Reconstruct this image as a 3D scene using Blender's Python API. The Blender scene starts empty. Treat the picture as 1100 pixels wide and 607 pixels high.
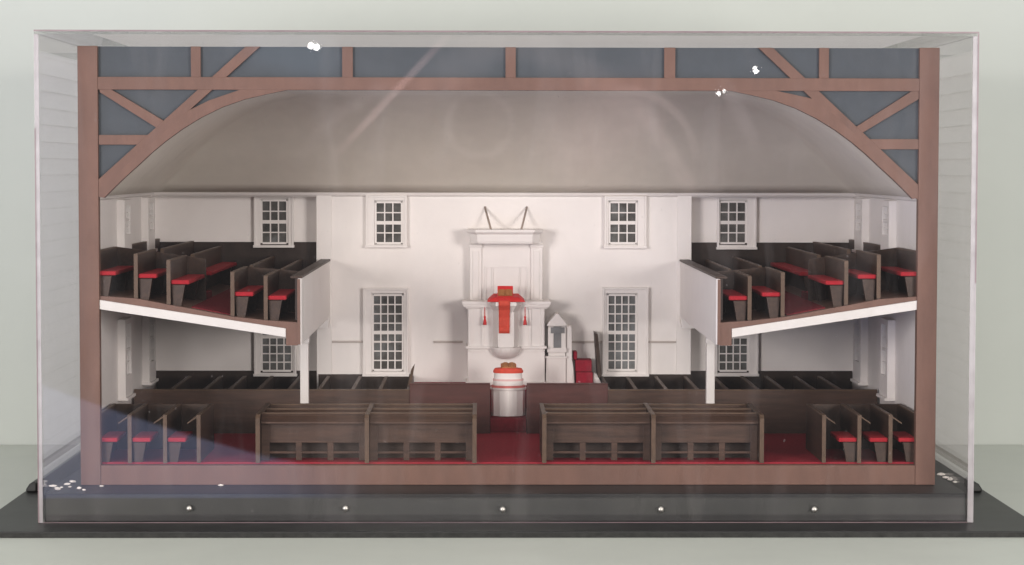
import bpy, bmesh, math, random
from mathutils import Vector
random.seed(7)
S = 0.001            # everything below is written in millimetres
ZO = 379.0           # eye-level heights -> heights above the table
scene = bpy.context.scene
col = scene.collection

# ------------------------------------------------------------------ camera model
D, F, CX = 2400.0, 2400.0, -28.0
psi = math.atan(31 / F); th = math.atan(123.5 / F); roll = math.radians(0.09)
fw = Vector((math.sin(psi) * math.cos(th), math.cos(psi) * math.cos(th), -math.sin(th)))
r0 = fw.cross(Vector((0, 0, 1))).normalized(); u0 = r0.cross(fw)
rt = math.cos(roll) * r0 + math.sin(roll) * u0
up = -math.sin(roll) * r0 + math.cos(roll) * u0
CAM = Vector((CX, -D, 0.0))

def ray(px, py):
    return fw + (px - 550) / F * rt - (py - 303.5) / F * up
def P(px, py, Y):
    d = ray(px, py); t = (Y - CAM.y) / d.y; p = CAM + t * d
    return p.x, p.z
def onZ(px, py, z):
    d = ray(px, py); t = (z - CAM.z) / d.z; p = CAM + t * d
    return p.x, p.y
def rect(x0, y0, x1, y1, Y):
    a = P(x0, y0, Y); b = P(x1, y1, Y)
    return a[0], b[0], b[1], a[1]            # x0 x1 z0 z1

# ------------------------------------------------------------------ materials
def new_mat(name):
    m = bpy.data.materials.new(name); m.use_nodes = True
    return m, m.node_tree.nodes, m.node_tree.links

def paint(name, c, rough=0.5, var=0.08, scale=60.0, bump=0.0, stretch=(1, 1, 1), spec=0.4, dirt_sheen=None, dirt_sheen_amt=0.0, bscale=None):
    m, n, l = new_mat(name)
    b = n['Principled BSDF']
    tc = n.new('ShaderNodeTexCoord'); mp = n.new('ShaderNodeMapping')
    geo = n.new('ShaderNodeObjectInfo')
    l.new(tc.outputs['Object'], mp.inputs['Vector'])
    mp.inputs['Scale'].default_value = stretch
    add = n.new('ShaderNodeVectorMath'); add.operation = 'ADD'
    mul = n.new('ShaderNodeVectorMath'); mul.operation = 'SCALE'; mul.inputs['Scale'].default_value = 3.0
    cmb = n.new('ShaderNodeCombineXYZ')
    for k in range(3): l.new(geo.outputs['Random'], cmb.inputs[k])
    l.new(cmb.outputs[0], mul.inputs[0]); l.new(mp.outputs[0], add.inputs[0]); l.new(mul.outputs[0], add.inputs[1])
    no = n.new('ShaderNodeTexNoise'); no.inputs['Scale'].default_value = scale
    no.inputs['Detail'].default_value = 6.0; no.inputs['Roughness'].default_value = 0.65
    l.new(add.outputs[0], no.inputs['Vector'])
    rp = n.new('ShaderNodeMapRange')
    rp.inputs['From Min'].default_value = 0.3; rp.inputs['From Max'].default_value = 0.7
    rp.inputs['To Min'].default_value = 1 - var; rp.inputs['To Max'].default_value = 1 + var
    l.new(no.outputs['Fac'], rp.inputs['Value'])
    sc = n.new('ShaderNodeVectorMath'); sc.operation = 'SCALE'
    sc.inputs[0].default_value = c; l.new(rp.outputs['Result'], sc.inputs['Scale'])
    out = sc.outputs[0]
    if dirt_sheen:
        n2 = n.new('ShaderNodeTexNoise'); n2.inputs['Scale'].default_value = 9.0; n2.inputs['Detail'].default_value = 8.0
        n2.inputs['Roughness'].default_value = 0.7
        l.new(add.outputs[0], n2.inputs['Vector'])
        r2 = n.new('ShaderNodeMapRange'); r2.inputs['From Min'].default_value = 0.48; r2.inputs['From Max'].default_value = 0.75
        r2.inputs['To Max'].default_value = dirt_sheen_amt
        l.new(n2.outputs['Fac'], r2.inputs['Value'])
        mx = n.new('ShaderNodeMix'); mx.data_type = 'RGBA'
        mx.inputs['B'].default_value = (*dirt_sheen, 1)
        l.new(out, mx.inputs['A']); l.new(r2.outputs['Result'], mx.inputs['Factor'])
        out = mx.outputs['Result']
    l.new(out, b.inputs['Base Color'])
    b.inputs['Roughness'].default_value = rough
    b.inputs['Specular IOR Level'].default_value = spec
    if bump:
        n3 = no
        if bscale:
            n3 = n.new('ShaderNodeTexNoise'); n3.inputs['Scale'].default_value = bscale; n3.inputs['Detail'].default_value = 4
            l.new(add.outputs[0], n3.inputs['Vector'])
        bp = n.new('ShaderNodeBump'); bp.inputs['Strength'].default_value = bump; bp.inputs['Distance'].default_value = 0.0006
        l.new(n3.outputs['Fac'], bp.inputs['Height']); l.new(bp.outputs[0], b.inputs['Normal'])
    return m

M = {}
M['white'] = paint('white_paint', (0.80, 0.765, 0.74), 0.6, 0.025, 40, 0.04, dirt_sheen=(0.62, 0.57, 0.52), dirt_sheen_amt=0.18, bscale=300)
M['vault'] = paint('vault_plaster', (0.72, 0.675, 0.59), 0.75, 0.035, 30, 0.15, dirt_sheen=(0.55, 0.50, 0.45), dirt_sheen_amt=0.3, bscale=400)
M['trim'] = paint('white_trim', (0.77, 0.735, 0.71), 0.5, 0.02, 60, 0.06, bscale=500)
M['siding'] = paint('white_siding', (0.86, 0.83, 0.815), 0.6, 0.03, 30, 0.1, dirt_sheen=(0.6, 0.55, 0.5), dirt_sheen_amt=0.25, bscale=300)
M['terracotta'] = paint('terracotta_paint', (0.142, 0.074, 0.053), 0.6, 0.13, 55, 0.2, stretch=(1, 1, .35), dirt_sheen=(0.10, 0.056, 0.044), dirt_sheen_amt=0.55, bscale=500)
M['grey'] = paint('blue_grey_card', (0.052, 0.062, 0.071), 0.7, 0.08, 60, 0.1, dirt_sheen=(0.07, 0.075, 0.08), dirt_sheen_amt=0.5, bscale=500)
M['wood'] = paint('brown_stained_wood', (0.037, 0.0190, 0.0115), 0.5, 0.4, 70, 0.25, stretch=(3, 0.35, 3), spec=0.35)
M['wood_edge'] = paint('light_brown_wood', (0.083, 0.049, 0.029), 0.5, 0.25, 70, 0.2, stretch=(1, 0.4, 1), spec=0.35)
M['wood_x'] = paint('brown_stained_wood_long', (0.056, 0.0290, 0.0185), 0.5, 0.4, 70, 0.25, stretch=(0.3, 3, 3), spec=0.35)
M['dark_wood'] = paint('dark_stained_wood', (0.027, 0.0165, 0.0125), 0.55, 0.3, 60, 0.2, stretch=(1, 1, 1), spec=0.3)
M['mahogany'] = paint('red_brown_mahogany', (0.070, 0.022, 0.018), 0.45, 0.25, 50, 0.15, stretch=(0.5, 2, 2), spec=0.35)
M['red'] = paint('red_felt', (0.31, 0.014, 0.022), 0.85, 0.14, 250, 0.3, spec=0.2)
M['carpet'] = paint('dark_red_carpet', (0.26, 0.022, 0.034), 0.95, 0.2, 300, 0.5, spec=0.1, dirt_sheen=(0.2, 0.02, 0.03), dirt_sheen_amt=0.5)
M['cloth'] = paint('bright_red_cloth', (0.62, 0.030, 0.030), 0.7, 0.12, 150, 0.3, spec=0.25)
M['orange'] = paint('orange_red_cloth', (0.62, 0.075, 0.045), 0.7, 0.12, 150, 0.3, spec=0.25)
M['tan'] = paint('tan_pages', (0.36, 0.15, 0.055), 0.7, 0.15, 200, 0.1, spec=0.2)
M['crimson'] = paint('crimson_cloth', (0.26, 0.012, 0.028), 0.8, 0.15, 150, 0.3, spec=0.2)
M['black'] = paint('black_paint', (0.013, 0.013, 0.0135), 0.45, 0.3, 25, 0.15, spec=0.35, dirt_sheen=(0.038, 0.038, 0.033), dirt_sheen_amt=0.7, bscale=350)
M['board_edge'] = paint('worn_black_edge', (0.014, 0.014, 0.013), 0.6, 0.6, 120, 0.5, spec=0.3)
M['table'] = paint('pale_table_laminate', (0.47, 0.49, 0.445), 0.5, 0.03, 12, 0.05, spec=0.35, dirt_sheen=(0.5, 0.52, 0.46), dirt_sheen_amt=0.25, bscale=200)
M['backdrop'] = paint('pale_backdrop_wall', (0.47, 0.492, 0.46), 0.85, 0.02, 7, 0.05, spec=0.15, bscale=150)
M['seam'] = paint('siding_joint', (0.70, 0.66, 0.64), 0.7, 0.3, 40)
M['rail'] = paint('grey_tan_rail', (0.47, 0.42, 0.385), 0.6, 0.08, 60)
M['dull_red'] = paint('dull_red_carpet', (0.17, 0.02, 0.028), 0.95, 0.2, 250, 0.4, spec=0.1)  # darker, duller red than the main carpet
M['soffit'] = paint('offwhite_soffit', (0.60, 0.575, 0.545), 0.6, 0.04, 40, 0.1, dirt_sheen=(0.5, 0.46, 0.41), dirt_sheen_amt=0.45, bscale=300)
M['rose'] = paint('rose_red_trim', (0.58, 0.17, 0.15), 0.6, 0.08, 60)
M['pink'] = paint('pale_pink_trim', (0.70, 0.45, 0.43), 0.6, 0.05, 60)
M['crumb'] = paint('white_foam', (0.85, 0.80, 0.74), 0.8, 0.05, 100)
M['rod'] = paint('dull_brown_rod', (0.30, 0.24, 0.20), 0.5, 0.1, 100)
M['glass_dark'] = paint('dark_window_glass', (0.088, 0.086, 0.080), 0.15, 0.5, 45, 0.0, spec=0.5, dirt_sheen=(0.30, 0.32, 0.33), dirt_sheen_amt=0.85)  # paler patches are reflections painted into the pane colour
M['grey_glass'] = paint('pale_grey_glass', (0.22, 0.225, 0.23), 0.2, 0.2, 80, spec=0.5)
M['brown_tape'] = paint('brown_tape', (0.17, 0.09, 0.06), 0.5, 0.2, 100)

def metal(name, c, rough):
    m, n, l = new_mat(name); b = n['Principled BSDF']
    no = n.new('ShaderNodeTexNoise'); no.inputs['Scale'].default_value = 400
    r = n.new('ShaderNodeMapRange'); r.inputs['To Min'].default_value = rough * .7; r.inputs['To Max'].default_value = rough * 1.3
    l.new(no.outputs['Fac'], r.inputs['Value']); l.new(r.outputs[0], b.inputs['Roughness'])
    b.inputs['Base Color'].default_value = (*c, 1); b.inputs['Metallic'].default_value = 1
    return m
M['steel'] = metal('zinc_screw', (0.45, 0.43, 0.40), 0.45)

def acrylic(name, haze=0.0):
    # thin clear sheet: each face passes light straight on and mirrors the rest by its angle
    m, n, l = new_mat(name); n.remove(n['Principled BSDF']); out = n['Material Output']
    tr = n.new('ShaderNodeBsdfTransparent'); tr.inputs['Color'].default_value = (0.992, 0.985, 0.988, 1)
    gl = n.new('ShaderNodeBsdfGlossy'); gl.inputs['Roughness'].default_value = 0.012
    lw = n.new('ShaderNodeLayerWeight'); lw.inputs['Blend'].default_value = 0.5
    pw = n.new('ShaderNodeMath'); pw.operation = 'POWER'; pw.inputs[1].default_value = 5.0
    l.new(lw.outputs['Facing'], pw.inputs[0])
    ma = n.new('ShaderNodeMath'); ma.operation = 'MULTIPLY_ADD'; ma.inputs[1].default_value = 0.96; ma.inputs[2].default_value = 0.04
    l.new(pw.outputs[0], ma.inputs[0])
    mx = n.new('ShaderNodeMixShader'); l.new(ma.outputs[0], mx.inputs[0]); l.new(tr.outputs[0], mx.inputs[1]); l.new(gl.outputs[0], mx.inputs[2])
    last = mx
    if haze:  # diagonal reflection streaks painted in as pale haze, plus dust specks
        tc = n.new('ShaderNodeTexCoord'); mp = n.new('ShaderNodeMapping'); mp.inputs['Rotation'].default_value = (0, 0.75, 0)
        mp.inputs['Scale'].default_value = (9, 1, 1.6)
        l.new(tc.outputs['Object'], mp.inputs['Vector'])
        no = n.new('ShaderNodeTexNoise'); no.inputs['Scale'].default_value = 2.2; no.inputs['Detail'].default_value = 5; no.inputs['Distortion'].default_value = 1.2
        l.new(mp.outputs[0], no.inputs['Vector'])
        r = n.new('ShaderNodeMapRange'); r.inputs['From Min'].default_value = 0.5; r.inputs['From Max'].default_value = 0.8
        r.inputs['To Min'].default_value = 0.002; r.inputs['To Max'].default_value = haze
        l.new(no.outputs['Fac'], r.inputs['Value'])
        n4 = n.new('ShaderNodeTexNoise'); n4.inputs['Scale'].default_value = 260; n4.inputs['Detail'].default_value = 2
        l.new(tc.outputs['Object'], n4.inputs['Vector'])
        r4 = n.new('ShaderNodeMapRange'); r4.inputs['From Min'].default_value = 0.73; r4.inputs['From Max'].default_value = 0.82; r4.inputs['To Max'].default_value = 0.15
        l.new(n4.outputs['Fac'], r4.inputs['Value'])
        a4 = n.new('ShaderNodeMath'); a4.operation = 'ADD'; l.new(r.outputs[0], a4.inputs[0]); l.new(r4.outputs[0], a4.inputs[1]); r = a4
        df = n.new('ShaderNodeBsdfDiffuse'); df.inputs['Color'].default_value = (0.8, 0.74, 0.74, 1)
        m2 = n.new('ShaderNodeMixShader'); l.new(r.outputs[0], m2.inputs[0]); l.new(mx.outputs[0], m2.inputs[1]); l.new(df.outputs[0], m2.inputs[2])
        last = m2
    l.new(last.outputs[0], out.inputs['Surface'])
    return m
M['acrylic'] = acrylic('clear_acrylic')
M['acrylic_front'] = acrylic('clear_acrylic_haze_dust', 0.02)

def edge_mat(name, c, f, rough=0.35):
    m, n, l = new_mat(name); n.remove(n['Principled BSDF']); out = n['Material Output']
    tr = n.new('ShaderNodeBsdfTransparent'); tr.inputs['Color'].default_value = (0.95, 0.93, 0.94, 1)
    pb = n.new('ShaderNodeBsdfPrincipled'); pb.inputs['Roughness'].default_value = rough
    no = n.new('ShaderNodeTexNoise'); no.inputs['Scale'].default_value = 45; no.inputs['Detail'].default_value = 4
    tc = n.new('ShaderNodeTexCoord'); l.new(tc.outputs['Object'], no.inputs['Vector'])
    cr = n.new('ShaderNodeMix'); cr.data_type = 'RGBA'
    cr.inputs['A'].default_value = (c[0] * .55, c[1] * .5, c[2] * .52, 1); cr.inputs['B'].default_value = (min(1, c[0] * 1.25), min(1, c[1] * 1.25), min(1, c[2] * 1.25), 1)
    l.new(no.outputs['Fac'], cr.inputs['Factor']); l.new(cr.outputs['Result'], pb.inputs['Base Color'])
    mx = n.new('ShaderNodeMixShader'); mx.inputs[0].default_value = f
    l.new(tr.outputs[0], mx.inputs[1]); l.new(pb.outputs[0], mx.inputs[2]); l.new(mx.outputs[0], out.inputs['Surface'])
    return m
M['edge'] = edge_mat('frosted_acrylic_edge', (0.47, 0.455, 0.46), 0.5)
M['glue_dark_edge'] = edge_mat('mauve_glue_dark_edge', (0.22, 0.16, 0.17), 0.8)

# ------------------------------------------------------------------ mesh builder
class MB:
    def __init__(s): s.v = []; s.f = []
    def add(s, vs, fs):
        k = len(s.v); s.v += [tuple(v) for v in vs]; s.f += [tuple(i + k for i in f) for f in fs]; return s
    def box(s, x0, x1, y0, y1, z0, z1):
        if x0 > x1: x0, x1 = x1, x0
        if y0 > y1: y0, y1 = y1, y0
        if z0 > z1: z0, z1 = z1, z0
        return s.add([(x0, y0, z0), (x1, y0, z0), (x1, y1, z0), (x0, y1, z0), (x0, y0, z1), (x1, y0, z1), (x1, y1, z1), (x0, y1, z1)],
                     [(0, 3, 2, 1), (4, 5, 6, 7), (0, 1, 5, 4), (1, 2, 6, 5), (2, 3, 7, 6), (3, 0, 4, 7)])
    def prism(s, poly, a0, a1, axis='y'):
        # poly: points (p, q); axis y: (x, z); axis x: (y, z); axis z: (x, y)
        n = len(poly)
        mk = {'y': lambda p, a: (p[0], a, p[1]), 'x': lambda p, a: (a, p[0], p[1]), 'z': lambda p, a: (p[0], p[1], a)}[axis]
        return s.add([mk(p, a0) for p in poly] + [mk(p, a1) for p in poly],
                     [tuple(range(n)), tuple(range(2 * n - 1, n - 1, -1))] + [(i, (i + 1) % n, n + (i + 1) % n, n + i) for i in range(n)])
    def tube(s, a, b, r0, r1=None, n=10):
        r1 = r0 if r1 is None else r1
        a = Vector(a); b = Vector(b); d = (b - a).normalized()
        t = Vector((1, 0, 0)) if abs(d.x) < 0.8 else Vector((0, 1, 0))
        e1 = d.cross(t).normalized(); e2 = d.cross(e1)
        vs = [a + r0 * (math.cos(2 * math.pi * i / n) * e1 + math.sin(2 * math.pi * i / n) * e2) for i in range(n)] + \
             [b + r1 * (math.cos(2 * math.pi * i / n) * e1 + math.sin(2 * math.pi * i / n) * e2) for i in range(n)]
        return s.add(vs, [tuple(range(n)), tuple(range(2 * n - 1, n - 1, -1))] + [(i, (i + 1) % n, n + (i + 1) % n, n + i) for i in range(n)])
    def loft(s, rings, cap=True):
        n = len(rings[0]); vs = [v for r in rings for v in r]; fs = []
        for k in range(len(rings) - 1):
            for i in range(n):
                fs.append((k * n + i, k * n + (i + 1) % n, (k + 1) * n + (i + 1) % n, (k + 1) * n + i))
        if cap: fs += [tuple(range(n - 1, -1, -1)), tuple(range((len(rings) - 1) * n, len(rings) * n))]
        return s.add(vs, fs)

def origin_of(o):
    while o.parent: o = o.parent
    return Vector(o.location)

def build(name, mb, mat, parent=None, bevel=0.0, smooth=False, loc=None):
    """vertices of mb are absolute millimetres (eye-level heights); the mesh is stored relative to its thing's origin"""
    me = bpy.data.meshes.new(name)
    o = bpy.data.objects.new(name, me); col.objects.link(o)
    if parent is not None:
        o.parent = parent; org = origin_of(parent)
    else:
        if loc is None:
            n = len(mb.v); loc = (sum(v[0] for v in mb.v) / n, sum(v[1] for v in mb.v) / n, min(v[2] for v in mb.v))
        org = Vector((loc[0] * S, loc[1] * S, (loc[2] + ZO) * S)); o.location = org
    vs = [(v[0] * S - org.x, v[1] * S - org.y, (v[2] + ZO) * S - org.z) for v in mb.v]
    me.from_pydata(vs, [], mb.f)
    bm = bmesh.new(); bm.from_mesh(me); bmesh.ops.recalc_face_normals(bm, faces=bm.faces[:]); bm.to_mesh(me); bm.free()
    if isinstance(mat, str): mat = M[mat]
    me.materials.append(mat)
    if smooth:
        for p in me.polygons: p.use_smooth = True
    if bevel:
        md = o.modifiers.new('soft_edges', 'BEVEL'); md.width = bevel * S; md.segments = 2; md.limit_method = 'ANGLE'; md.angle_limit = math.radians(40)
    return o

def empty(name, loc, label, cat, group=None):
    o = bpy.data.objects.new(name, None); col.objects.link(o)
    o.location = (loc[0] * S, loc[1] * S, (loc[2] + ZO) * S); o.empty_display_size = 0.01
    o['label'] = label; o['category'] = cat
    if group: o['group'] = group
    return o
def tag(o, label, cat, group=None):
    o['label'] = label; o['category'] = cat
    if group: o['group'] = group
    return o
def struct(o, kind='structure'):
    o['kind'] = kind; return o
def copy_thing(root, loc, label):
    c = root.copy(); col.objects.link(c); c.location = (loc[0] * S, loc[1] * S, (loc[2] + ZO) * S); c['label'] = label
    for ch in list(root.children):
        d = ch.copy(); col.objects.link(d); d.parent = c
        for g in list(ch.children):
            e = g.copy(); col.objects.link(e); e.parent = d
    return c
def box(*a): return MB().box(*a)

# ------------------------------------------------------------------ setting
TZ, BZ, PZ, FZ = -379.0, -372.6, -342.6, -319.0      # table, board top, plinth top, church floor
struct(build('table_surface', box(-2600, 2600, -290, 644, TZ - 30, TZ), 'table'))
struct(build('backdrop_wall', box(-3200, 3200, 645.5, 700, TZ - 200, 2600), 'backdrop'))

# ------------------------------------------------------------------ black base
base = empty('base_stand', (-2, 200, TZ), 'black wooden base board with a raised plinth under the clear case', 'base')
build('board', box(-555, 553, -126, 590, TZ + .2, BZ), 'black', base, 1.2)
build('edge_facing', box(-554, 552, -127, -126.02, TZ + .2, BZ - 1.3), 'board_edge', base)
build('plinth', box(-488, 482, -66, 500, BZ + .1, PZ), 'black', base, 1.5)
for xc, yy0 in ((-546, 150), (541, 148)):
    k = 1 if xc > 0 else -1
    mb = MB().prism([(xc - k * 7, BZ + .2), (xc + k * 6, BZ + .2), (xc + k * 5.5, BZ + 4), (xc + k * 2, BZ + 9.5), (xc - k * 3, BZ + 12.5), (xc - k * 7, BZ + 11)], yy0, yy0 + 42)
    build('foam_pad', mb, 'black', base, 2.0)
mb = box(489.2, 494, -40, -22, BZ + .2, BZ + 18)
build('tape_tab', mb, 'brown_tape', base, 0.4)

# ------------------------------------------------------------------ clear display case
CL, CR, CF, CB, CT = -493.0, 487.5, -72.0, 512.0, 141.5
case = empty('display_case', (-2, 220, BZ), 'clear acrylic display case fitted over the church model and screwed to the black base', 'display case')
T = 4.5
build('front_panel', box(CL + .2, CR - .2, CF, CF + T, BZ + .4, CT - T), 'acrylic_front', case)
build('back_panel', box(CL + .2, CR - .2, CB - T, CB, BZ + .4, CT - T), 'acrylic', case)
build('side_panel', box(CL, CL + T, CF + T + .3, CB - T - .3, BZ + .4, CT - T), 'acrylic', case)
build('side_panel', box(CR - T, CR, CF + T + .3, CB - T - .3, BZ + .4, CT - T), 'acrylic', case)
build('top_panel', box(CL, CR, CF, CB, CT - T + .2, CT), 'acrylic', case)
build('edge_strip', box(CL - .2, CL + T, CF - .25, CF + .6, BZ + .5, CT - T), 'edge', case)
build('edge_strip', box(CR - T - 1.5, CR + .2, CF - .25, CF + .6, BZ + .5, CT - T), 'edge', case)
build('edge_strip', box(CL + T + 0.2, CR - T - 1.7, CF - .2, CF + .5, BZ + .3, BZ + 1.0), 'glue_dark_edge', case)
build('glue_dark_line', box(CL - .3, CR + .3, CF - .3, CF + .8, CT - 1.4, CT + .3), 'glue_dark_edge', case)  # dark reflection along the top edge, painted as a mauve strip
build('glue_dark_line', box(CL - .5, CL + .6, CF + T + .4, CF + T + 2.6, BZ + .6, CT - T - .2), 'glue_dark_edge', case)
build('glue_dark_line', box(CR - .6, CR + .5, CF + T + .4, CF + T + 2.6, BZ + .6, CT - T - .2), 'glue_dark_edge', case)
build('glue_dark_line', box(CL - .35, CL + .8, CF - .5, CF - .3, BZ + .6, 40), 'glue_dark_edge', case)
build('glue_dark_line', box(CR - 1.2, CR + .35, CF - .5, CF - .3, -120, CT - 1.6), 'glue_dark_edge', case)
for px, py in ((203, 546.5), (371, 546.5), (540, 547.5), (710, 547.5), (875, 547.5)):
    x, z = P(px, py, CF - 1)
    rings = []
    for rr, yy in ((3.2, -.1), (3.2, -.6), (2.7, -1.4), (1.6, -2.0), (0.4, -2.2)):
        rings.append([(x + rr * math.cos(t * math.pi / 8), CF + yy, z + rr * math.sin(t * math.pi / 8)) for t in range(16)])
    sc_ = build('screw', MB().loft(rings), 'steel', case, smooth=True)

# ------------------------------------------------------------------ church shell
church = empty('church_model', (0, 235, PZ), 'cutaway scale model of a white meeting house with terracotta timber frame and arched ceiling', 'model building')
WI, WO = 450.0, 459.5        # inner and outer faces of the side walls
YB, YS = 450.0, 475.0        # centre and side rear walls
SPR = -33.0
build('floor_slab', box(-461.4, 461.4, 0.2, 482, PZ + .2, FZ - 2), 'terracotta', church, 0.5)
build('carpet', box(-449.5, 449.5, 9, 474, FZ - 1.9, FZ), 'carpet', church)
build('sill', box(-439.6, 439.6, -1.5, 8.8, PZ + .3, -321.3), 'terracotta', church, 0.5)
# arch profile: distance from wall -> height, averaged from both sides
Lp = [(117.8, 201.6), (138.5, 181), (159, 163), (180, 147), (204, 132.5), (227.5, 121.5), (254, 109.7), (284, 99), (307.5, 95.6)]
Rp = [(978, 213.7), (961, 196), (942, 177.7), (920, 155.8), (901, 138.6), (879.5, 122), (851, 107), (826, 97.3)]
def side_curve(pts, sg):
    c = sorted((WI - sg * P(x, y, 0)[0], P(x, y, 0)[1]) for x, y in pts)
    return c
def interp(c, d):
    if d <= c[0][0]:
        (a, ha), (b, hb) = c[0], c[1]; return ha + (d - a) * (hb - ha) / (b - a)
    for (a, ha), (b, hb) in zip(c, c[1:]):
        if d <= b: return ha + (d - a) * (hb - ha) / (b - a)
    return c[-1][1]
cl, cr_ = side_curve(Lp, -1), side_curve(Rp, 1)
TOP = 83.8
ds = [0, 8, 16, 26, 38, 52, 66, 82, 100, 120, 142, 166, 190, 204]
def raw(d): return min(TOP, 0.5 * (interp(cl, d) + interp(cr_, d)))
hs = [raw(d) for d in ds]
for _ in range(2):
    hs = [hs[0]] + [(hs[i - 1] + 2 * hs[i] + hs[i + 1]) / 4 for i in range(1, len(hs) - 1)] + [TOP]
hs[0] = SPR - 1.5
hs = [hs[0]] + [max(h, SPR + 0.4 * d) if d < 10 else h for d, h in zip(ds[1:], hs[1:])]
H = {d: h for d, h in zip(ds, hs)}
# vault: side coves, rear cove, flat crown; one mesh with a 3 mm shell
YV = 450.5
mb = MB()
def cove(sgn):
    for a, b in zip(ds, ds[1:]):
        n = 8
        for k in range(n):
            ya0, ya1 = 9 + (YV - a - 9) * k / n, 9 + (YV - a - 9) * (k + 1) / n
            yb0, yb1 = 9 + (YV - b - 9) * k / n, 9 + (YV - b - 9) * (k + 1) / n
            mb.add([(sgn * (WI - a), ya0, H[a]), (sgn * (WI - a), ya1, H[a]), (sgn * (WI - b), yb1, H[b]), (sgn * (WI - b), yb0, H[b])], [(0, 1, 2, 3)])
cove(-1); cove(1)
for a, b in zip(ds, ds[1:]):
    mb.add([(-(WI - a), YV - a, H[a]), (WI - a, YV - a, H[a]), (WI - b, YV - b, H[b]), (-(WI - b), YV - b, H[b])], [(0, 1, 2, 3)])
b = ds[-1]
mb.add([(-(WI - b), 9, TOP), (WI - b, 9, TOP), (WI - b, YV - b, TOP), (-(WI - b), YV - b, TOP)], [(0, 1, 2, 3)])
vault = build('vault_ceiling', mb, 'vault', church)
bm = bmesh.new(); bm.from_mesh(vault.data); bmesh.ops.remove_doubles(bm, verts=bm.verts[:], dist=1e-5)
bmesh.ops.recalc_face_normals(bm, faces=bm.faces[:])
for f in bm.faces:
    f.smooth = True
for e in bm.edges:
    if len(e.link_faces) < 2: e.smooth = False
for f in bm.faces:
    if f.normal.z > 0: f.normal_flip()
bm.to_mesh(vault.data); bm.free()
md = vault.modifiers.new('shell', 'SOLIDIFY'); md.thickness = 0.003; md.offset = -1
build('roof_board', box(-458, 458, 10.2, 484, 122.5, 128.5), 'siding', church, 0.5)

# rear walls
build('rear_wall', box(-WO, -239, YS, YS + 7, FZ - 2, 122), 'white', church)
build('rear_wall', box(239, WO, YS, YS + 7, FZ - 2, 122), 'white', church)
mb = box(-238.5, 236.5, YB, YS + 6, FZ - 2, SPR - 1)
build('chancel_wall', mb, 'white', church, 0.4)
for x0, x1 in ((-240.5, -221.5), (219.5, 237.8)):
    build('pilaster', box(x0, x1, YB - 2.2, YB + 10, FZ, SPR - 2), 'white', church, 0.4)
mb = MB().prism([(YB - .05, SPR - 4.5), (YB - 3.6, SPR - 2), (YB - 5.2, SPR + 1), (YB - .05, SPR + 2)], -449.5, 449.5, 'x')
build('cornice', mb, 'trim', church)
for sg in (-1, 1):
    build('lintel', box(sg * 237, sg * 449.8, YB - .5, YS - .2, SPR - .9, SPR + 5), 'white', church)
    mb = MB().prism([(sg * 449.9, SPR - 4), (sg * 446.5, SPR - 2), (sg * 445.5, SPR + 1.5), (sg * 449.9, SPR + 2)], 9, 444.5, 'y')
    build('cornice', mb, 'trim', church)
cz = P(460, 367, YB)[1]
for x0, x1 in ((-221, -146), (-91, -54), (72, 125), (173, 219)):
    build('chair_rail', box(x0, x1, YB - 2.5, YB - .05, cz - 1.6, cz + 1.2), 'rail', church, 0.4)
# side walls with clapboard siding
for sg in (-1, 1):
    w = build('side_wall', box(sg * WI, sg * WO, 9, YS + 6.5, FZ - 2, 122), 'white', church)
    mb = MB(); seam = MB(); z = PZ + 1
    while z < 120:
        h = 18.6 + random.uniform(-.5, .5)
        mb.prism([(sg * (WO + .1), z), (sg * (WO + 2.8), z), (sg * (WO + .7), z + h), (sg * (WO + .1), z + h)], 10.2, YS + 6)
        seam.box(sg * (WO + .1), sg * (WO + 3.0), 10.3, YS + 5.9, z - .4, z + .4)
        z += h
    build('siding', mb, 'siding', w)
    build('siding_seams', seam, 'seam', w)

# wainscots (dark boarding at pew height)
GW, LW = -96.0, -262.0
for sg in (-1, 1):
    build('gallery_wainscot', box(sg * 239.5, sg * 449, YS - 2.6, YS - .1, -175, GW), 'dark_wood', church)
    build('gallery_wainscot', box(sg * 447.4, sg * 449.8, 9.5, YS - 3, -150, GW + 2), 'dark_wood', church)
    build('wainscot', box(sg * 239.5, sg * 449, YS - 2.6, YS - .1, FZ + .1, LW), 'dark_wood', church)
    build('wainscot', box(sg * 118, sg * 238.2, YB - 4.6, YB - 2.3, FZ + .1, LW - 2), 'dark_wood', church)

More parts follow.
